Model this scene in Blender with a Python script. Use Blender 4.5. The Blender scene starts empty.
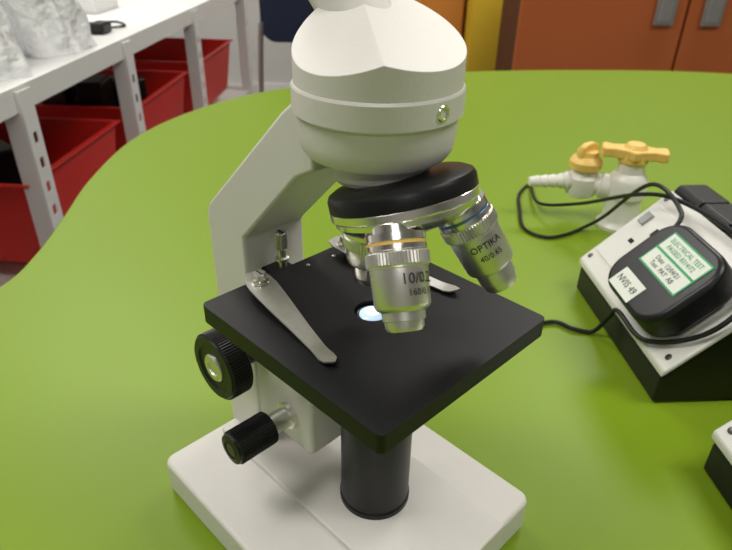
import bpy, bmesh, math, random
from mathutils import Vector, Matrix
random.seed(4)
T=0.75
scene=bpy.context.scene
col=scene.collection
V=Vector
# ------------------------------------------------------------ materials
def mat(name,color,rough=.5,metal=0,noise=None,bump=None,coat=0,emit=None,spec=.5,trans=0,alpha=1,speck=None):
    m=bpy.data.materials.new(name);m.use_nodes=True
    nt=m.node_tree;N=nt.nodes;Lk=nt.links;b=N['Principled BSDF']
    b.inputs['Base Color'].default_value=(*color,1);b.inputs['Roughness'].default_value=rough
    b.inputs['Metallic'].default_value=metal;b.inputs['Coat Weight'].default_value=coat
    b.inputs['Specular IOR Level'].default_value=spec
    b.inputs['Transmission Weight'].default_value=trans;b.inputs['Alpha'].default_value=alpha
    tc=N.new('ShaderNodeTexCoord')
    if noise:
        sc,amt=noise
        n=N.new('ShaderNodeTexNoise');n.inputs['Scale'].default_value=sc;n.inputs['Detail'].default_value=4
        Lk.new(tc.outputs['Object'],n.inputs['Vector'])
        mx=N.new('ShaderNodeMixRGB');mx.blend_type='MIX'
        mx.inputs[1].default_value=(*[c*(1-amt) for c in color],1);mx.inputs[2].default_value=(*[min(1,c*(1+amt)) for c in color],1)
        Lk.new(n.outputs['Fac'],mx.inputs[0]);last=mx.outputs[0]
        if speck:
            v=N.new('ShaderNodeTexVoronoi');v.inputs['Scale'].default_value=speck[0]
            Lk.new(tc.outputs['Object'],v.inputs['Vector'])
            r=N.new('ShaderNodeValToRGB');r.color_ramp.elements[0].position=speck[1];r.color_ramp.elements[0].color=(1,1,1,1)
            r.color_ramp.elements[1].position=speck[1]+.03;r.color_ramp.elements[1].color=(0,0,0,1)
            Lk.new(v.outputs['Distance'],r.inputs[0])
            m2=N.new('ShaderNodeMixRGB');Lk.new(r.outputs[0],m2.inputs[0]);Lk.new(last,m2.inputs[1]);m2.inputs[2].default_value=(*speck[2],1)
            last=m2.outputs[0]
        Lk.new(last,b.inputs['Base Color'])
    if bump:
        n=N.new('ShaderNodeTexNoise');n.inputs['Scale'].default_value=bump[0];n.inputs['Detail'].default_value=3
        Lk.new(tc.outputs['Object'],n.inputs['Vector'])
        bp=N.new('ShaderNodeBump');bp.inputs['Strength'].default_value=bump[1];bp.inputs['Distance'].default_value=bump[2] if len(bump)>2 else .001
        Lk.new(n.outputs['Fac'],bp.inputs['Height']);Lk.new(bp.outputs['Normal'],b.inputs['Normal'])
    if emit:
        b.inputs['Emission Color'].default_value=(*emit[0],1);b.inputs['Emission Strength'].default_value=emit[1]
    return m
M_white=mat('enamel_white',(.67,.65,.61),.42,noise=(60,.03),bump=(900,.25,.0004),spec=.4)
M_black=mat('black_plastic',(.006,.006,.007),.38,spec=.4)
M_stage=mat('stage_black',(.006,.006,.0075),.45,noise=(40,.3),speck=(520,.045,(.07,.07,.07)),bump=(1500,.3,.0002),spec=.28)
M_blk_satin=mat('black_satin',(.007,.007,.008),.36,bump=(1200,.15,.0002),spec=.35)
M_chrome=mat('chrome',(.86,.84,.80),.20,1)
M_silver=mat('satin_silver',(.80,.78,.74),.38,1,bump=(1500,.1,.0001))
M_steel=mat('brushed_steel',(.62,.60,.57),.42,1,noise=(200,.15))
M_dkmetal=mat('dark_metal',(.12,.12,.12),.4,1)
M_orange=mat('ring_gold',(.80,.50,.12),.35)
M_blue=mat('ring_blue',(.12,.25,.42),.3,.6)
M_red_r=mat('ring_red',(.6,.03,.02),.4)
M_ink=mat('ink',(.02,.02,.025),.5)
M_lens=mat('lamp_lens',(.5,.6,.7),.1,emit=((.55,.76,1.0),.7))
M_lens2=mat('lamp_filament_spot',(.9,.95,1),.1,emit=((.85,.94,1.0),1.5))
M_glass=mat('front_lens',(.05,.06,.08),.05,coat=1)
M_table=mat('green_laminate',(.185,.290,.010),.42,noise=(3,.03),bump=(700,.08,.0004),spec=.30)
M_tedge=mat('table_edge',(.30,.42,.08),.45,noise=(5,.03))
M_red=mat('red_plastic',(.66,.020,.012),.4,noise=(6,.1))
M_rack=mat('rack_white_paint',(.80,.80,.79),.45,noise=(8,.03))
M_orangecab=mat('cabinet_rust_laminate',(.50,.130,.035),.4,noise=(3,.08))
M_gap=mat('cabinet_dark_edge',(.09,.025,.012),.6)
M_yellow=mat('yellow_panel',(.70,.46,.03),.5,noise=(4,.1))
M_ochre=mat('ochre_panel',(.56,.21,.03),.5,noise=(4,.1))
M_wall=mat('wall_paint',(.56,.55,.52),.8,noise=(6,.04))
M_floor=mat('vinyl_floor',(.16,.17,.19),.45,noise=(20,.25),speck=(60,.1,(.3,.3,.32)))
M_ceil=mat('ceiling_tile',(.8,.8,.78),.8,noise=(30,.05))
M_navy=mat('navy_plastic',(.012,.018,.05),.45,noise=(8,.1))
M_pod=mat('socket_white',(.72,.71,.67),.38,noise=(10,.02))
M_grey=mat('switch_grey',(.32,.32,.31),.4)
M_tapw=mat('gas_tap_white',(.78,.76,.70),.35,noise=(12,.02))
M_tapy=mat('gas_tap_yellow',(.84,.55,.14),.42,noise=(30,.06))
M_lab=mat('label_paper',(.72,.75,.68),.6,noise=(40,.03))
M_green=mat('label_green',(.02,.33,.12),.5)
M_bag=mat('plastic_dust_cover',(.86,.86,.88),.25,noise=(14,.12),bump=(22,1.0,.03))
M_cable=mat('cable_black',(.010,.010,.010),.45,spec=.3)
M_hole=mat('socket_hole',(.01,.01,.01),.8)
M_panel=mat('ceiling_lamp_diffuser',(1,1,1),.5,emit=((1,.97,.92),1.5))
# ------------------------------------------------------------ helpers
def root(name,x=0,y=0,z=0,world=False):
    e=bpy.data.objects.new(name,None);e.empty_display_size=.05;col.objects.link(e);e.location=(x,y,z+(0 if world else T));return e
def off(par):
    return V((par.location.x,par.location.y,par.location.z-T)) if par else V((0,0,-T))
def finish(name,par,bm,m,bevel=0,seg=2,angle=30):
    o0=off(par)
    for v in bm.verts: v.co-=o0
    bmesh.ops.recalc_face_normals(bm,faces=bm.faces)
    me=bpy.data.meshes.new(name);bm.to_mesh(me);bm.free()
    for p in me.polygons:p.use_smooth=True
    try: me.set_sharp_from_angle(angle=math.radians(angle))
    except Exception: pass
    me.materials.append(m)
    o=bpy.data.objects.new(name,me);col.objects.link(o)
    if par:o.parent=par
    if bevel:
        b=o.modifiers.new('bevel','BEVEL');b.width=bevel;b.segments=seg;b.limit_method='ANGLE';b.angle_limit=math.radians(18 if name=='head_prism_housing' else 28);b.harden_normals=True
    return o
def frame(axis,up=None):
    a=V(axis).normalized()
    h=V(up) if up is not None else (V((0,0,1)) if abs(a.z)<.9 else V((1,0,0)))
    x=(h-a*h.dot(a)).normalized();y=a.cross(x)
    return x,y,a
def lathe(name,par,org,axis,prof,m,seg=64,teeth=0,td=0,bevel=0,up=None,angle=30,sx=1,sy=1):
    x,y,a=frame(axis,up);org=V(org);bm=bmesh.new();rings=[]
    for (r,h) in prof:
        if r<=1e-7: rings.append([bm.verts.new(org+a*h)]);continue
        ring=[]
        for i in range(seg):
            t=2*math.pi*i/seg;rr=r
            if teeth and i%2: rr=r-td
            ring.append(bm.verts.new(org+a*h+x*rr*sx*math.cos(t)+y*rr*sy*math.sin(t)))
        rings.append(ring)
    for A,B in zip(rings[:-1],rings[1:]):
        if len(A)==1 and len(B)==1: continue
        for i in range(seg):
            j=(i+1)%seg
            if len(A)==1: bm.faces.new((A[0],B[i],B[j]))
            elif len(B)==1: bm.faces.new((A[i],A[j],B[0]))
            else: bm.faces.new((A[i],A[j],B[j],B[i]))
    if len(rings[0])>1: bm.faces.new(rings[0])
    if len(rings[-1])>1: bm.faces.new(rings[-1])
    return finish(name,par,bm,m,bevel,angle=angle)
def knurl(name,par,org,axis,r,h0,h1,m,n=60,td=.0004):
    return lathe(name,par,org,axis,[(r-td*1.5,h0),(r,h0+.0006),(r,h1-.0006),(r-td*1.5,h1)],m,seg=n*2,teeth=1,td=td,angle=15)
def box(name,par,c,size,m,X=(1,0,0),Y=(0,1,0),Z=(0,0,1),bevel=0,seg=2,taper=1):
    X,Y,Z,c=V(X),V(Y),V(Z),V(c);bm=bmesh.new();vs=[]
    for k in(-.5,.5):
        for (i,j) in((-.5,-.5),(.5,-.5),(.5,.5),(-.5,.5)):
            s=taper if k>0 else 1
            vs.append(bm.verts.new(c+X*size[0]*i*s+Y*size[1]*j*s+Z*size[2]*k))
    for f in((0,3,2,1),(4,5,6,7),(0,1,5,4),(1,2,6,5),(2,3,7,6),(3,0,4,7)): bm.faces.new([vs[i] for i in f])
    return finish(name,par,bm,m,bevel,seg)
def poly(name,par,pts,m,O=(0,0,0),X=(1,0,0),Y=(0,1,0),Z=(0,0,1),h=.01,bevel=0,seg=2,holes=()):
    """2D outline extruded along Z (0..h); holes = list of outlines"""
    O,X,Y,Z=V(O),V(X),V(Y),V(Z)
    bm=bmesh.new()
    if not holes:
        a=[bm.verts.new(O+X*p[0]+Y*p[1]) for p in pts];b=[bm.verts.new(O+X*p[0]+Y*p[1]+Z*h) for p in pts]
        n=len(pts);bm.faces.new(a);bm.faces.new(b)
        for i in range(n): bm.faces.new((a[i],a[(i+1)%n],b[(i+1)%n],b[i]))
    else:
        caps=[]
        for zz in(0,h):
            es=[];loops=[]
            for L in [pts]+list(holes):
                vs=[bm.verts.new(O+X*p[0]+Y*p[1]+Z*zz) for p in L];loops.append(vs)
                es+=[bm.edges.new((vs[i],vs[(i+1)%len(vs)])) for i in range(len(vs))]
            bmesh.ops.triangle_fill(bm,use_beauty=True,use_dissolve=False,edges=es,normal=Z)
            caps.append(loops)
        for A,B in zip(*caps):
            n=len(A)
            for i in range(n): bm.faces.new((A[i],A[(i+1)%n],B[(i+1)%n],B[i]))
    return finish(name,par,bm,m,bevel,seg)
def rrect(x0,y0,x1,y1,r,n=6):
    o=[]
    for cx,cy,a0 in((x1-r,y1-r,0),(x0+r,y1-r,90),(x0+r,y0+r,180),(x1-r,y0+r,270)):
        for i in range(n+1):
            a=math.radians(a0+90*i/n);o.append((cx+r*math.cos(a),cy+r*math.sin(a)))
    return o
def circ(cx,cy,r,n=48): return [(cx+r*math.cos(2*math.pi*i/n),cy+r*math.sin(2*math.pi*i/n)) for i in range(n)]
def catmull(P,n=10,closed=False):
    P=[V(p) for p in P];o=[];N=len(P)
    rng=range(N if closed else N-1)
    for i in rng:
        g=(lambda k:P[k%N]) if closed else (lambda k:P[max(0,min(N-1,k))])
        p0,p1,p2,p3=g(i-1),g(i),g(i+1),g(i+2)
        for j in range(n):
            t=j/n;o.append(.5*((2*p1)+(p2-p0)*t+(2*p0-5*p1+4*p2-p3)*t*t+(3*p1-p0-3*p2+p3)*t**3))
    if not closed:o.append(P[-1])
    return o
def tube(name,par,pts,r,m,n=12,smooth=8,taper=None):
    P=catmull(pts,smooth) if smooth else [V(p) for p in pts]
    bm=bmesh.new();rings=[];x=None
    for i,p in enumerate(P):
        t=(P[min(i+1,len(P)-1)]-P[max(i-1,0)]).normalized()
        if x is None: x=frame(t)[0]
        x=(x-t*x.dot(t)).normalized();y=t.cross(x)
        rr=r if taper is None else r*(1+(taper-1)*i/(len(P)-1))
        rings.append([bm.verts.new(p+x*rr*math.cos(2*math.pi*k/n)+y*rr*math.sin(2*math.pi*k/n)) for k in range(n)])
    for A,B in zip(rings[:-1],rings[1:]):
        for k in range(n): bm.faces.new((A[k],A[(k+1)%n],B[(k+1)%n],B[k]))
    bm.faces.new(rings[0]);bm.faces.new(rings[-1])
    return finish(name,par,bm,m)
def text(name,par,s,size,m,O,X,Y,Z=None,R=None,axis_pt=None,thick=.0001):
    """flat or wrapped lettering. R: wrap radius, X tangential, Y along axis"""
    cu=bpy.data.curves.new('tmp','FONT');cu.body=s;cu.size=size;cu.align_x='CENTER';cu.align_y='CENTER';cu.resolution_u=2
    ob=bpy.data.objects.new('tmp',cu);col.objects.link(ob);bpy.context.view_layer.update()
    me=bpy.data.meshes.new_from_object(ob.evaluated_get(bpy.context.evaluated_depsgraph_get()))
    bpy.data.objects.remove(ob)
    bm=bmesh.new();bm.from_mesh(me);bpy.data.meshes.remove(me)
    O,X,Y=V(O),V(X),V(Y);Z=X.cross(Y)
    for v in bm.verts:
        a,b=v.co.x,v.co.y
        if R: v.co=O+X*(R*math.sin(a/R))+Z*(R*math.cos(a/R))+Y*b
        else: v.co=O+X*a+Y*b+Z*thick
    o=finish(name,par,bm,m);return o
# ------------------------------------------------------------ camera
C=V((0.18381,-0.18938,0.346));r=V((.7013,.7127,.0159)).normalized();u=V((-.3739,.3487,.8594)).normalized();fw=r.cross(u)*-1
u=(r.cross(fw)).normalized();
cd=bpy.data.cameras.new('camera');cam=bpy.data.objects.new('camera',cd);col.objects.link(cam)
cam.matrix_world=Matrix(((r.x,u.x,-fw.x,C.x),(r.y,u.y,-fw.y,C.y),(r.z,u.z,-fw.z,C.z+T),(0,0,0,1)))
cd.sensor_width=36;cd.lens=623.24/732*36;cd.clip_start=.01
cd.dof.use_dof=True;cd.dof.focus_distance=.30;cd.dof.aperture_fstop=18
scene.camera=cam
# ------------------------------------------------------------ room
v=V((-.706,.708,0));s=V((.708,.706,0));CF=V((C.x,C.y,0))
def H(h,ss,z): return CF+v*h+s*ss+V((0,0,z))
def plane_box(name,c,size,m,X,Y,Z,bevel=0): return box(name,None,c,size,m,X,Y,Z,bevel)
box('floor',None,H(1,0,-.80),(9,9,.1),M_floor,s,v)
box('wall_back',None,H(4.05,0,.6),(9,.1,2.7),M_wall,s,v)
box('wall_left',None,H(1,-3.2,.6),(.1,9,2.7),M_wall,s,v)
box('wall_right',None,H(1,4.4,.6),(.1,9,2.7),M_wall,s,v)
box('wall_front',None,H(-3.4,0,.6),(9,.1,2.7),M_wall,s,v)
box('ceiling',None,H(1,0,2.0),(9,9,.1),M_ceil,s,v)
box('baseboard_back',None,H(3.985,0,-.69),(9,.02,.12),M_rack,s,v)
for i,(h,ss,en) in enumerate([(.2,-1.2,27),(.2,1.2,22),(2.4,-1.2,33),(2.4,1.2,30),(-1.8,0,10)]):
    p=root('ceiling_light',*H(h,ss,0).xy,1.93)
    box('diffuser',p,H(h,ss,1.935),(1.15,.55,.02),M_panel,s,v)
    box('frame',p,H(h,ss,1.945),(1.22,.62,.015),M_rack,s,v)
    L=bpy.data.lights.new('lamp','AREA');L.shape='RECTANGLE';L.size=1.1;L.size_y=.5;L.energy=en;L.color=(1,.97,.92)
    lo=bpy.data.objects.new('lamp',L);col.objects.link(lo);lo.parent=p
    ang=math.atan2(s.y,s.x);lo.rotation_euler=(0,0,ang);lo.location=(0,0,-.012)
# ------------------------------------------------------------ table
TP=[(-.440,-.16,0),(-.472,-.07,0),(-.516,-.020,0),(-.589,.040,0),(-.695,.123,0),(-.813,.244,0),(-.886,.38,0),(-.922,.54,0),(-.905,.70,0),(-.80,1.0,0),(-.60,1.29,0),(-.311,1.57,0),(.1,1.75,0),(.7,1.72,0),(1.05,1.3,0),(1.15,.7,0),(1.05,0,0),(.8,-.55,0),(.4,-.85,0),(-.1,-.85,0),(-.38,-.6,0),(-.45,-.35,0)]
tb=root('lab_table',.1,.4,0)
out=[(p.x,p.y) for p in catmull(TP,8,True)]
poly('table_top',tb,out,M_table,O=(0,0,-.028),h=.028,bevel=.004,seg=3)
cx,cy=.1,.4
poly('edge_band',tb,[(cx+(a-cx)*.996,cy+(b-cy)*.996) for a,b in out],M_tedge,O=(0,0,-.034),h=.007)
for i,(x,y) in enumerate([(-.55,.45),(-.2,1.2),(.7,1.3),(.75,-.2),(0,-.55)]):
    lathe('leg_%d'%(i+1),tb,(x,y,-.75),(0,0,1),[(.028,0),(.028,.02),(.022,.03),(.022,.716)],M_steel,24)
# ------------------------------------------------------------ microscope
ms=root('microscope',0,0,0)
def rb(x0,y0,x1,y1,r): return rrect(x0,y0,x1,y1,r)
poly('base',ms,rb(-.118,-.076,.071,.076,.008),M_white,O=(0,0,.001),h=.0255,bevel=.003,seg=3)
poly('base_center',ms,rb(-.112,-.034,.0725,.044,.003),M_white,O=(0,0,.006),h=.0248,bevel=.0012,seg=2)
for i,(x,y) in enumerate([(-.1,-.06),(-.1,.06),(.055,-.06),(.055,.06)]):
    lathe('foot_%d'%(i+1),ms,(x,y,0),(0,0,1),[(.007,0),(.007,.002)],M_black,20)
# arm
arm=[(-.116,.028),(-.116,.190),(-.113,.197),(-.040,.2655),(-.031,.2725),(-.018,.2725),(-.018,.243),(-.031,.236),(-.080,.186),(-.080,.028)]
poly('arm',ms,arm,M_white,O=(0,.0215,0),X=(1,0,0),Y=(0,0,1),Z=(0,-1,0),h=.043,bevel=.0022,seg=3)
box('focus_block',ms,(-.0535,0,.104),(.053,.043,.093),M_white,bevel=.003)
box('stage_bracket',ms,(-.035,0,.153),(.05,.036,.012),M_blk_satin,bevel=.001)
# stage
hs=.1681
poly('stage',ms,rb(-.065,-.060,.065,.060,.0035),M_stage,O=(0,0,hs-.0102),h=.0102,bevel=.0009,seg=2,holes=[circ(0,0,.0092)])
lathe('condenser_housing',ms,(.0015,.0045,0),(0,0,1),[(.0215,.0275),(.0215,.034),(.0208,.035),(.0208,.150),(.017,.152),(.017,.1575)],M_blk_satin,64)
lathe('lens_mount',ms,(0,0,.1570),(0,0,1),[(.0091,0),(.0091,.0085),(.0078,.0092),(.0070,.0088),(.0068,.0088)],M_blk_satin,40)
lathe('condenser_lens',ms,(0,0,.1570),(0,0,1),[(.0068,.0080),(.0066,.0095),(.0056,.0103),(.0038,.0108)],M_lens,40)
lathe('condenser_lens_spot',ms,(0,0,.1570),(0,0,1),[(.0038,.0100),(.0038,.01081),(.002,.0110),(0,.0111)],M_lens2,32)
for i,(x,y) in enumerate([(-.058,.006),(-.056,.024)]):
    lathe('stage_screw_%d'%(i+1),ms,(x,y,hs),(0,0,1),[(.0012,-.001),(.0012,.0003),(.0008,.0004)],M_steel,16)
# focus stop screw behind stage
lathe('stop_screw_shaft',ms,(-.0700,-.0030,.158),(0,0,1),[(.0022,0),(.0022,.012),(.0040,.0125),(.0040,.0140),(.0026,.0145),(.0026,.020)],M_silver,24)
knurl('stop_screw_head',ms,(-.0700,-.0030,.158),(0,0,1),.0034,.0195,.0300,M_steel,20,.0003)
box('stop_screw_slot',ms,(-.0700,-.0030,.1881),(.0055,.0009,.0005),M_ink)
box('stop_screw_lug',ms,(-.0735,-.0030,.1605),(.015,.016,.007),M_blk_satin,bevel=.001)
# stage clips
def clip(idx,sy):
    # plan: head at (-.053,sy*.031) tip at (.019,sy*.045)
    A=V((-.053,sy*.0308,0));B=V((.0205,sy*.0445,0));d=(B-A).normalized();n=V((-d.y,d.x,0));L=(B-A).length
    P=[(-.010,.0040),(-.004,.0070),(.004,.0078),(.02,.0068),(.045,.0046),(.062,.0036),(L-.006,.0042),(L-.002,.0030),(L,.0)]
    up=[(a,b) for a,b in P];lo=[(a,-b) for a,b in reversed(P[:-1])]
    pts=up+lo
    bm=bmesh.new();top=[];bot=[]
    def zz(a):
        t=max(0,min(1,(a+.01)/(L+.01)));return hs+.0062*(1-t)**1.3+.0004+.0022*max(0,(a-L+.010)/.010)**2
    secs=sorted(set([a for a,b in P]))
    ha={}
    for a,b in P: ha[a]=b
    rows=[]
    N=24;As=[-.010+(L+.010)*i/N for i in range(N+1)]
    def width(a):
        for (a0,b0),(a1,b1) in zip(P[:-1],P[1:]):
            if a0<=a<=a1: return b0+(b1-b0)*(a-a0)/(a1-a0)
        return .0005
    for a in As:
        w=max(width(a),.0006);z=zz(a);th=.0008
        p=A+d*a
        rows.append([bm.verts.new(p+n*w+V((0,0,z))),bm.verts.new(p-n*w+V((0,0,z))),bm.verts.new(p-n*w+V((0,0,z+th))),bm.verts.new(p+n*w+V((0,0,z+th)))])
    for R0,R1 in zip(rows[:-1],rows[1:]):
        for k in range(4): bm.faces.new((R0[k],R0[(k+1)%4],R1[(k+1)%4],R1[k]))
    bm.faces.new(rows[0]);bm.faces.new(rows[-1])
    finish('stage_clip_%d'%idx,ms,bm,M_steel)
    lathe('clip_post_%d'%idx,ms,(A.x,A.y,hs),(0,0,1),[(.0018,-.001),(.0018,.0062),(.0048,.0064),(.0048,.0074),(.0026,.0076),(.0026,.0086)],M_chrome,28)
    knurl('clip_screw_%d'%idx,ms,(A.x,A.y,hs),(0,0,1),.0036,.0084,.0120,M_silver,18,.0003)
    box('clip_screw_slot_%d'%idx,ms,(A.x,A.y,hs+.01195),(.0058,.0008,.0004),M_ink)
clip(1,-1);clip(2,1)
# coarse knob
for sdd,tag in((-1,'near'),(1,'far')):
    o=(-.078,0,.113);ax=(0,sdd,0)
    lathe('coarse_knob_%s'%tag,ms,o,ax,[(.008,.020),(.008,.036),(.0185,.0365),(.0198,.0375)],M_blk_satin,64)
    knurl('coarse_grip_%s'%tag,ms,o,ax,.0212,.0375,.0505,M_black,76,.0004)
    lathe('coarse_face_%s'%tag,ms,o,ax,[(.0204,.0502),(.0194,.0515),(.0150,.0515),(.0138,.0502),(.0105,.0502)],M_blk_satin,64)
    lathe('coarse_cap_%s'%tag,ms,o,ax,[(.0088,.0500),(.0088,.0510),(.0080,.0518),(.005,.0518),(.0045,.0510),(0,.0510)],M_silver,48)
    o=(-.0473,0,.0789)
    lathe('fine_shaft_%s'%tag,ms,o,ax,[(.0086,.020),(.0086,.0245),(.0066,.0250),(.0066,.038)],M_silver,40)
    knurl('fine_knob_%s'%tag,ms,o,ax,.0104,.037,.062,M_black,44,.0004)
    lathe('fine_cap_%s'%tag,ms,o,ax,[(.0096,.0618),(.0092,.0635),(.0060,.0640),(.0050,.0632),(0,.0632)],M_blk_satin,40)
    lathe('fine_pin_%s'%tag,ms,o,ax,[(.0042,.0630),(.0042,.0637),(0,.0637)],M_dkmetal,24)
# nosepiece
al=math.radians(19);O=V((0,0,.293));P=V((math.sin(al),0,-math.cos(al)))
ND=V((-.0015,-.0008,0))
lathe('nosepiece_cover',ms,O+ND,P,[(.0,.0500),(.020,.0502),(.029,.0510),(.0318,.0525),(.0328,.0545),(.0328,.0590)],M_blk_satin,96)
lathe('nosepiece_ring',ms,O+ND,P,[(.0322,.0588),(.0330,.0594),(.0330,.0625),(.0325,.0632),(.0318,.0636),(.0315,.0658),(.0280,.0692),(.012,.0745),(0,.0748)],M_chrome,96)
lathe('nosepiece_neck',ms,V((-.002,-.001,.293)),(.12,0,-.993),[(.016,.030),(.0213,.036),(.0213,.0485),(.0200,.0505)],M_white,64)
def obj_dir(th):
    e1=V((math.cos(al),0,math.sin(al)));e2=V((0,1,0))
    return (P*math.cos(al)+(e1*math.cos(th)+e2*math.sin(th))*math.sin(al)).normalized()
s0=.0715
def objective(tag,th,L,ring,txt1,txt2,thin=False):
    d=obj_dir(th);o=O+ND+d*s0
    lathe('objective_%s_collar'%tag,ms,o,d,[(.0105,-.003),(.0105,.0018),(.0126,.002),(.0126,.0050),(.0123,.0053)],M_chrome,64)
    lathe('objective_%s_color_ring'%tag,ms,o,d,[(.01235,.0052),(.01235,.0066)],ring,64)
    lathe('objective_%s_upper'%tag,ms,o,d,[(.0126,.0065),(.0126,.0085),(.0121,.0088),(.0121,.0095)],M_chrome,64)
    knurl('objective_%s_knurl'%tag,ms,o,d,.0132,.0092,.0150,M_silver,56,.0004)
    h1=.0148;h2=L-(.0085 if tag=='10x' else .0110)
    lathe('objective_%s_barrel'%tag,ms,o,d,[(.0124,h1),(.0124,h1+.0008),(.0120,h1+.0012),(.0116,h2-.002),(.0108,h2-.0005),(.0092,h2+.0006)],M_silver,64)
    lathe('objective_%s_nose'%tag,ms,o,d,[(.0090,h2),(.0088,L-.0045),(.0082,L-.0042),(.0080,L-.0015),(.0072,L),(.0045,L),(.004,L-.0006)],M_silver if not thin else M_chrome,64)
    lathe('objective_%s_lens'%tag,ms,o,d,[(.0042,L-.001),(.0042,L-.0004),(.002,L+.0001),(0,L+.0002)],M_glass,32)
    # engraving facing the viewer side (front of microscope)
    if txt1:
        side=(V((.99,-.06,.1)) if tag=='10x' else V((.75,-.55,.3)))
        Z=(side-d*side.dot(d)).normalized();Y=-d;X=Y.cross(Z)
        text('objective_%s_label_a'%tag,ms,txt1,.0062 if tag=='10x' else .0046,M_ink,o+d*(h1+.0058),X,Y,R=.01225)
        text('objective_%s_label_b'%tag,ms,txt2,.0038,M_ink,o+d*(h1+.0112),X,Y,R=.01205)
objective('4x',math.pi,.0355,M_red_r,None,None,True)
objective('10x',-math.pi/3,.0412,M_orange,'10/0.25','160/0.17')
objective('40x',math.pi/3,.0460,M_blue,'OPTIKA','40/0.65')
# head
lathe('head_body',ms,(0,0,0),(0,0,1),[(.018,.2528),(.0285,.2530),(.0312,.2540),(.0330,.2565),(.0339,.2610),(.0343,.267),(.0345,.2725)],M_white,96)
lathe('head_ring',ms,(0,0,0),(0,0,1),[(.0340,.2712),(.0358,.2716),(.0364,.2724),(.0364,.2822),(.0358,.2832),(.0340,.2834)],M_white,96)
bm=bmesh.new();R=.0354;n=128
A=[bm.verts.new((R*math.cos(2*math.pi*i/n),R*math.sin(2*math.pi*i/n),.2825)) for i in range(n)]
B=[bm.verts.new((R*math.cos(2*math.pi*i/n),R*math.sin(2*math.pi*i/n),.350)) for i in range(n)]
bm.faces.new(A);bm.faces.new(B)
for i in range(n): bm.faces.new((A[i],A[(i+1)%n],B[(i+1)%n],B[i]))
V0=V((.0262,-.0242,.2968))
for nn,pt in((V((.36,0,1)),V0),(V((0,-.50,1)),V0),(V((0,0,1)),V((0,0,.338)))):
    nn.normalize()
    res=bmesh.ops.bisect_plane(bm,geom=bm.verts[:]+bm.edges[:]+bm.faces[:],plane_co=pt,plane_no=nn,clear_outer=True)
    es=[e for e in res['geom_cut'] if isinstance(e,bmesh.types.BMEdge)]
    bmesh.ops.contextual_create(bm,geom=es)
finish('head_prism_housing',ms,bm,M_white,bevel=.0008,seg=3,angle=18)
lathe('head_screw',ms,(0,0,.2775),(1,-.03,0),[(.0034,.035),(.0034,.0365),(.0030,.0370),(.0022,.0370),(.0018,.0362),(0,.0362)],M_chrome,24)
td=V((-.72,.0,.69))
lathe('eyepiece_tube',ms,(-.018,.012,.298),td,[(.0150,0),(.0150,.040),(.0165,.0405),(.0165,.072)],M_white,48)
lathe('eyepiece',ms,(-.018,.012,.298),td,[(.0140,.070),(.0140,.084),(.0175,.085),(.0175,.096),(.015,.098),(.009,.098),(.008,.096),(0,.096)],M_black,48)
# ------------------------------------------------------------ bench socket pods
e=V((.755,-.656,0)).normalized();w=V((.656,.755,0)).normalized()
def pod(A,L,first):
    A=V(A);p=root('bench_socket_unit',A.x,A.y,0)
    W=.080;Hh=.115;z0=.036;rw=.03
    # black body
    prof=[(.002,.001),(.002,.026),(.006,z0-.007),(W,Hh-.007),(W+rw,Hh-.007),(2*W+rw-.006,z0-.007),(2*W+rw-.002,.026),(2*W+rw-.002,.001)]
    poly('body',p,prof,M_blk_satin,O=A+e*.002,X=w,Y=(0,0,1),Z=e,h=L-.006,bevel=.002)
    # white slanted covers
    pr=[(0,z0-.0065),(0,z0),(W-.002,Hh-.004),(W-.002,Hh-.0105)]
    poly('face_left',p,pr,M_pod,O=A,X=w,Y=(0,0,1),Z=e,h=L,bevel=.002,seg=3)
    pr=[(2*W+rw,z0-.0065),(2*W+rw,z0),(W+rw+.002,Hh-.004),(W+rw+.002,Hh-.0105)]
    poly('face_right',p,pr,M_pod,O=A,X=w,Y=(0,0,1),Z=e,h=L,bevel=.002,seg=3)
    for k in range(4):
        l4=(L-.006)/4
        pr=[(W-.0025,Hh-.012),(W-.0025,Hh-.003),(W+.002,Hh+.003),(W+rw-.002,Hh+.003),(W+rw+.0025,Hh-.003),(W+rw+.0025,Hh-.012)]
        poly('ridge_%d'%(k+1),p,pr,M_blk_satin,O=A+e*(.003+l4*k+.001),X=w,Y=(0,0,1),Z=e,h=l4-.002,bevel=.002)
    # sockets on the left sloping face
    sl=(w*(W-.002)+V((0,0,Hh-.004-z0)));sl.normalize();nn=e.cross(sl)
    if nn.z<0: nn=-nn
    S0=A+V((0,0,z0))
    def F(a,b,c=0): return S0+e*a+sl*b+nn*c
    def sock(a,b,k):
        poly('socket_plate_%d'%k,p,rrect(-.036,-.036,.036,.036,.004),M_pod,O=F(a,b,-.001),X=e,Y=sl,Z=nn,h=.0022,bevel=.0006)
        for i,(da,db,wa,wb) in enumerate([(0,.014,.004,.009),(-.011,-.006,.0075,.0045),(.011,-.006,.0075,.0045)]):
            box('socket_pin_%d_%d'%(k,i+1),p,F(a+da,b+db,.0010),(wa,wb,.0008),M_hole,e,sl,nn)
        box('socket_switch_%d'%k,p,F(a-.024,b+.018,.0022),(.010,.014,.004),M_pod if k==2 else M_grey,e,sl,nn,bevel=.001)
    sock(.040,.054,1);sock(L-.055,.054,2)
    for i,(a,b) in enumerate([(.008,.010),(.008,.098),(L-.010,.010),(L-.008,.098)]):
        lathe('face_screw_%d'%(i+1),p,F(a,b,-.0005),nn,[(.0028,0),(.0028,.0010),(.002,.0013)],M_dkmetal,16)
    return p,F,sl,nn
p1,F,sl,nn=pod((-.059,.366,0),.184,True)
p2,_,_,_=pod((.130,.208,0),.184,False)
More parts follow.
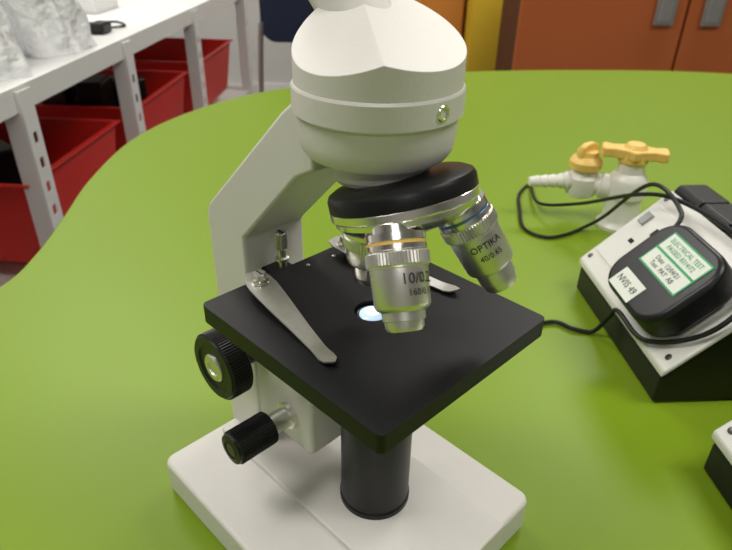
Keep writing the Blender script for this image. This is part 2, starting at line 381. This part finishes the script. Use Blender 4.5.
# power adapter on unit 1
AE,AS=.126,.046
ad=root('power_adapter',F(AE,AS).x,F(AE,AS).y,0)
poly('adapter_foot',ad,rrect(-.038,-.028,.038,.028,.012),M_blk_satin,O=F(AE,AS,.0012),X=e,Y=sl,Z=nn,h=.012,bevel=.002)
poly('adapter_body',ad,rrect(-.045,-.038,.045,.042,.024,10),M_blk_satin,O=F(AE,AS,.008),X=e,Y=sl,Z=nn,h=.028,bevel=.005,seg=4)
TC=.0362
def lab(name,a0,b0,a1,b1,m,c=TC,th=.0003): return poly(name,ad,[(AE+a0,AS+b0),(AE+a1,AS+b0),(AE+a1,AS+b1),(AE+a0,AS+b1)],m,O=F(0,0,c),X=e,Y=sl,Z=nn,h=th)
lab('label_green_border',-.026,-.005,.034,.031,M_green);lab('label_inspection',-.0245,-.0035,.0325,.0295,M_lab,TC+.0002)
lab('label_green_band',-.0245,.0118,.0325,.014,M_green,TC+.0003)
text('label_text_1',ad,'ELECTRICAL TEST\nPASSED 8314/72',.0060,M_green,F(AE+.004,AS+.0215,TC+.0007),e,sl)
text('label_text_2',ad,'Date  12/04/21\nTest  PAT  AB',.0060,M_ink,F(AE+.004,AS+.004,TC+.0007),e,sl)
lab('label_number',-.026,-.035,.010,-.016,M_lab)
text('label_number_text',ad,'NVIS 49',.0088,M_ink,F(AE-.008,AS-.0255,TC+.0005),e,sl)
# ------------------------------------------------------------ cable
cb=root('power_cable',-.1,.45,0)
A0=V((-.059,.366,0))
tube('cord',cb,[(-.06,.22,.003),(-.041,.285,.003),(-.018,.293,.003),A0+e*.085-w*.012+V((0,0,.004)),A0+e*.095-w*.005+V((0,0,.028)),F(.105,.000,.006),F(.150,.003,.006),F(.178,.035,.006),F(.183,.070,.010),F(.165,.100,.014),F(.12,.108,.02),F(.045,.100,.02),F(.00,.08,.02),(-.125,.48,.04),(-.19,.505,.012),(-.243,.569,.003),(-.235,.53,.003),(-.205,.485,.003),(-.171,.443,.003),(-.140,.441,.003),(-.126,.465,.003),(-.118,.495,.006),(-.095,.49,.03),F(.0,.095,.02),F(.06,.095,.02),F(.085,.075,.026),F(.09,.06,.024)],.0021,M_cable,10,10)
# ------------------------------------------------------------ gas tap
gt=root('gas_tap',-.095,.54,0)
gc=V((-.098,.545,0))
lathe('base_flange',gt,gc,(0,0,1),[(.027,0),(.027,.004),(.0235,.008),(.0215,.012),(.0215,.040),(.0235,.042),(.0235,.062),(.021,.067),(.016,.072),(.015,.086)],M_tapw,40)
la=V((-.146,.524,.052))
lathe('cross_body',gt,gc+V((0,0,.046)),(la-(gc+V((0,0,.046)))),[(.016,0),(.016,.030),(.013,.032),(.013,.05)],M_tapw,32)
lathe('side_valve',gt,la-V((0,0,.020)),(0,0,1),[(.013,0),(.018,.003),(.0195,.010),(.0195,.026),(.015,.031),(.013,.036)],M_tapw,32)
nd=V((-.198,.474,.048))-la
lathe('hose_nozzle',gt,la,nd,[(.012,0),(.012,.020),(.009,.024),(.010,.026),(.0075,.033),(.009,.035),(.007,.043),(.0085,.045),(.0065,.053),(.0078,.055),(.006,.066),(.0045,.067)],M_tapw,28)
# main handle: broad lever with two flared wings and a hub
hc=gc+V((0,0,.083))
lathe('main_hub',gt,hc,(0,0,1),[(.0155,0),(.0175,.003),(.0175,.012),(.014,.019),(.010,.024),(0,.025)],M_tapy,32)
a0=math.radians(28);X=V((math.cos(a0),math.sin(a0),0));Y=V((-X.y,X.x,0))
wing=[(-.038,-.010),(-.034,-.013),(-.024,-.010),(-.010,-.014),(0,-.022),(.010,-.014),(.024,-.010),(.034,-.013),(.038,-.010),(.038,.010),(.034,.013),(.024,.009),(.010,.013),(-.010,.013),(-.024,.009),(-.034,.013),(-.038,.010)]
poly('main_handle',gt,wing,M_tapy,O=hc+V((0,0,.007)),X=X,Y=Y,h=.012,bevel=.003,seg=3)
# side handle: round cap with an upright fin
sc=la+V((0,0,.015))
lathe('side_hub',gt,sc,(0,0,1),[(.0165,0),(.0195,.003),(.0200,.011),(.0165,.016),(.0135,.018),(.0125,.024),(0,.026)],M_tapy,32)
fin=[(-.014,.012),(.014,.012),(.016,.020),(.0135,.031),(.006,.034),(-.006,.034),(-.0135,.031),(-.016,.020)]
a1=math.radians(80);X2=V((math.cos(a1),math.sin(a1),0));Y2=V((-X2.y,X2.x,0))
poly('side_handle_fin',gt,fin,M_tapy,O=sc-Y2*.0045,X=X2,Y=(0,0,1),Z=Y2,h=.009,bevel=.0025,seg=3)
# ------------------------------------------------------------ shelving rack
sd=V((-.658,.753,0)).normalized();sa=V((-.753,-.658,0)).normalized();S0=V((-1.04,.127,0))
def S(a,o,z): return S0+sd*a+sa*o+V((0,0,z))
rk=root('shelving_rack',*S(.5,.25,0).xy,0)
for nm,z in(('top_shelf',.05),('middle_shelf',-.37),('bottom_shelf',-.68)):
    box(nm,rk,S(.55,.25,z-.006),(2.6,.5,.012),M_rack,sd,sa)
    box(nm+'_front_lip',rk,S(.55,.004,z-.02),(2.6,.008,.045),M_rack,sd,sa)
    box(nm+'_back_lip',rk,S(.55,.496,z-.02),(2.6,.008,.045),M_rack,sd,sa)
for i,a in enumerate((-.62,.06,.53,1.07,1.72)):
    for o,tg in((-.004,'front'),(.504,'back')):
        z1=.05
        holes=[rrect(-.007,k*.05-.006,.007,k*.05+.016,.004,3) for k in range(1,15)]
        poly('post_%d_%s'%(i+1,tg),rk,[(-.021,0),(.021,0),(.021,.795),(-.021,.795)],M_rack,O=S(a,o,-.75),X=sd,Y=(0,0,1),Z=-sa,h=.003,holes=holes)
        box('post_flange_%d_%s'%(i+1,tg),rk,S(a-.020,o+(.018 if o<.1 else -.018),-.352),(.003,.036,.795),M_rack,sd,sa)
# red trays
def tray(a,z,L=.40,D=.44,h=.17,full=False):
    c=S(a,.26,z);t=root('storage_tray',c.x,c.y,z-h)
    bm=bmesh.new();k=.90
    def ring(sx,sy,zz): return [bm.verts.new(c+sd*(L/2*sx*i)+sa*(D/2*sy*j)+V((0,0,zz))) for i,j in((-1,-1),(1,-1),(1,1),(-1,1))]
    rs=[ring(k,k,-h),ring(1,1,-.006),ring(1.05,1.05,-.004),ring(1.05,1.05,0),ring(.985,.985,0),ring(k*.98,k*.98,-h+.004)]
    for A,B in zip(rs[:-1],rs[1:]):
        for i in range(4): bm.faces.new((A[i],A[(i+1)%4],B[(i+1)%4],B[i]))
    bm.faces.new(rs[0]);bm.faces.new(rs[-1])
    finish('tray_shell',t,bm,M_red,bevel=.003)
    for q in range(5 if full else 2):
        hh=random.uniform(.16,.24) if full else .09
        ang=random.uniform(0,1.5);X=sd*math.cos(ang)+sa*math.sin(ang);Y=sa*math.cos(ang)-sd*math.sin(ang)
        box('tray_content_%d'%(q+1),t,c+sd*random.uniform(-.12,.12)+sa*random.uniform(-.14,.12)+V((0,0,-h+.006+hh/2)),(.11,.07,hh),random.choice([M_black,M_dkmetal,M_black]),X,Y,bevel=.008)
for a in(-.42,.25,.79,1.36):
    tray(a,-.135,L=.42,D=.46,h=.19,full=(a in(.25,.79)))
    tray(a,-.46,L=.42,D=.46,h=.2)
# things on top of the rack
def covered(a,o,hh,wd,lean=.3):
    p=root('covered_microscope',*S(a,o,0).xy,.05)
    bm=bmesh.new();rings=[];n=56;lv=22
    for k in range(lv+1):
        t=k/lv;rr=wd*(1-.50*t**1.2)*(1 if k<lv else .45)
        ring=[]
        for i in range(n):
            th=2*math.pi*i/n
            q=rr*(1+.13*math.sin(3*th+a*9+t*4)+.08*math.sin(7*th+t*9+a*5)+.05*math.sin(13*th-t*14))
            ring.append(bm.verts.new(S(a,o,.0505+hh*t)+sd*q*math.cos(th)*.85+sa*q*math.sin(th)*1.15+sa*.05*t))
        rings.append(ring)
    for A,B in zip(rings[:-1],rings[1:]):
        for i in range(n): bm.faces.new((A[i],A[(i+1)%n],B[(i+1)%n],B[i]))
    bm.faces.new(rings[-1]);bm.faces.new(rings[0])
    finish('cover',p,bm,M_bag,angle=80)
covered(-.06,.14,.34,.085);covered(.15,.13,.36,.085);covered(.38,.13,.36,.095);covered(-.28,.19,.36,.10);covered(.62,.36,.34,.10)
p=root('cardboard_box',*S(.98,.3,0).xy,.05)
box('carton',p,S(.98,.30,.0905),(.16,.12,.08),M_rack,sd,sa,bevel=.002)
box('lid_flap_a',p,S(.98,.268,.1315),(.164,.060,.002),M_rack,sd,sa)
box('lid_flap_b',p,S(.98,.332,.1315),(.164,.060,.002),M_rack,sd,sa)
p=root('plug_adapter',*S(.60,.10,0).xy,.05)
box('shell',p,S(.60,.09,.064),(.055,.04,.027),M_black,sd,sa,bevel=.006)
tube('plug_lead',p,[S(.63,.09,.058),S(.70,.07,.053),S(.76,.12,.053),S(.72,.18,.053)],.003,M_cable,8,8)
# ------------------------------------------------------------ cabinet at the back right
cab=root('storage_cabinet',*H(2.75,1.6,0).xy,-.75)
box('carcass',cab,H(2.78,1.88,-.25),(2.58,.5,1.0),M_gap,s,v)
for i in range(4):
    c0=.555+.625*i
    box('cabinet_door_%d'%(i+1),cab,H(2.515,c0+.31,-.22),(.615,.02,.90),M_orangecab,s,v,bevel=.002)
    hx=c0+.31+(.225 if i%2==0 else -.225)
    box('handle_%d'%(i+1),cab,H(2.488,hx,.08),(.075,.012,.21),M_steel,s,v,bevel=.004)
    box('handle_grip_%d'%(i+1),cab,H(2.480,hx,.08),(.045,.006,.18),M_silver,s,v,bevel=.002)
yp=root('yellow_cupboard',*H(3.4,.5,0).xy,-.75)
box('carcass',yp,H(3.4,.68,-.15),(.42,.4,1.2),M_yellow,s,v,bevel=.004)
box('door',yp,H(3.19,.68,-.13),(.40,.02,1.1),M_yellow,s,v,bevel=.004)
op=root('ochre_cupboard',*H(3.4,.2,0).xy,-.75)
box('carcass',op,H(3.5,.28,-.05),(.36,.4,1.0),M_ochre,s,v,bevel=.004)
box('door',op,H(3.29,.28,-.03),(.34,.02,.9),M_ochre,s,v,bevel=.004)
# navy chair behind
ch=root('school_chair',*H(2.1,-.25,0).xy,-.75)
cc=lambda a,b,z:H(2.1+b,-.22+a,z)
poly('backrest',ch,rrect(-.13,-.04,.17,.26,.05),M_navy,O=cc(0,0,0),X=s,Y=(0,0,1),Z=v,h=.012,bevel=.004)
poly('seat',ch,rrect(-.2,.02,.2,.42,.06),M_navy,O=cc(0.02,0,-.31),X=s,Y=v,Z=(0,0,1),h=.012,bevel=.004)
for i,(a,b) in enumerate(((-.15,.0),(.19,.0),(-.15,.4),(.19,.4))):
    tube('leg_%d'%(i+1),ch,[cc(a,b,-.75),cc(a,b+.02*(1 if b<.1 else -1),-.305)]+([cc(a*.85,b-.0,.02)] if b<.1 else []),.009,M_steel,10,2)
# ------------------------------------------------------------ world
wd=bpy.data.worlds.new('world');scene.world=wd;wd.use_nodes=True
wd.node_tree.nodes['Background'].inputs[0].default_value=(.9,.95,1,1);wd.node_tree.nodes['Background'].inputs[1].default_value=.6
scene.view_settings.view_transform='Standard'
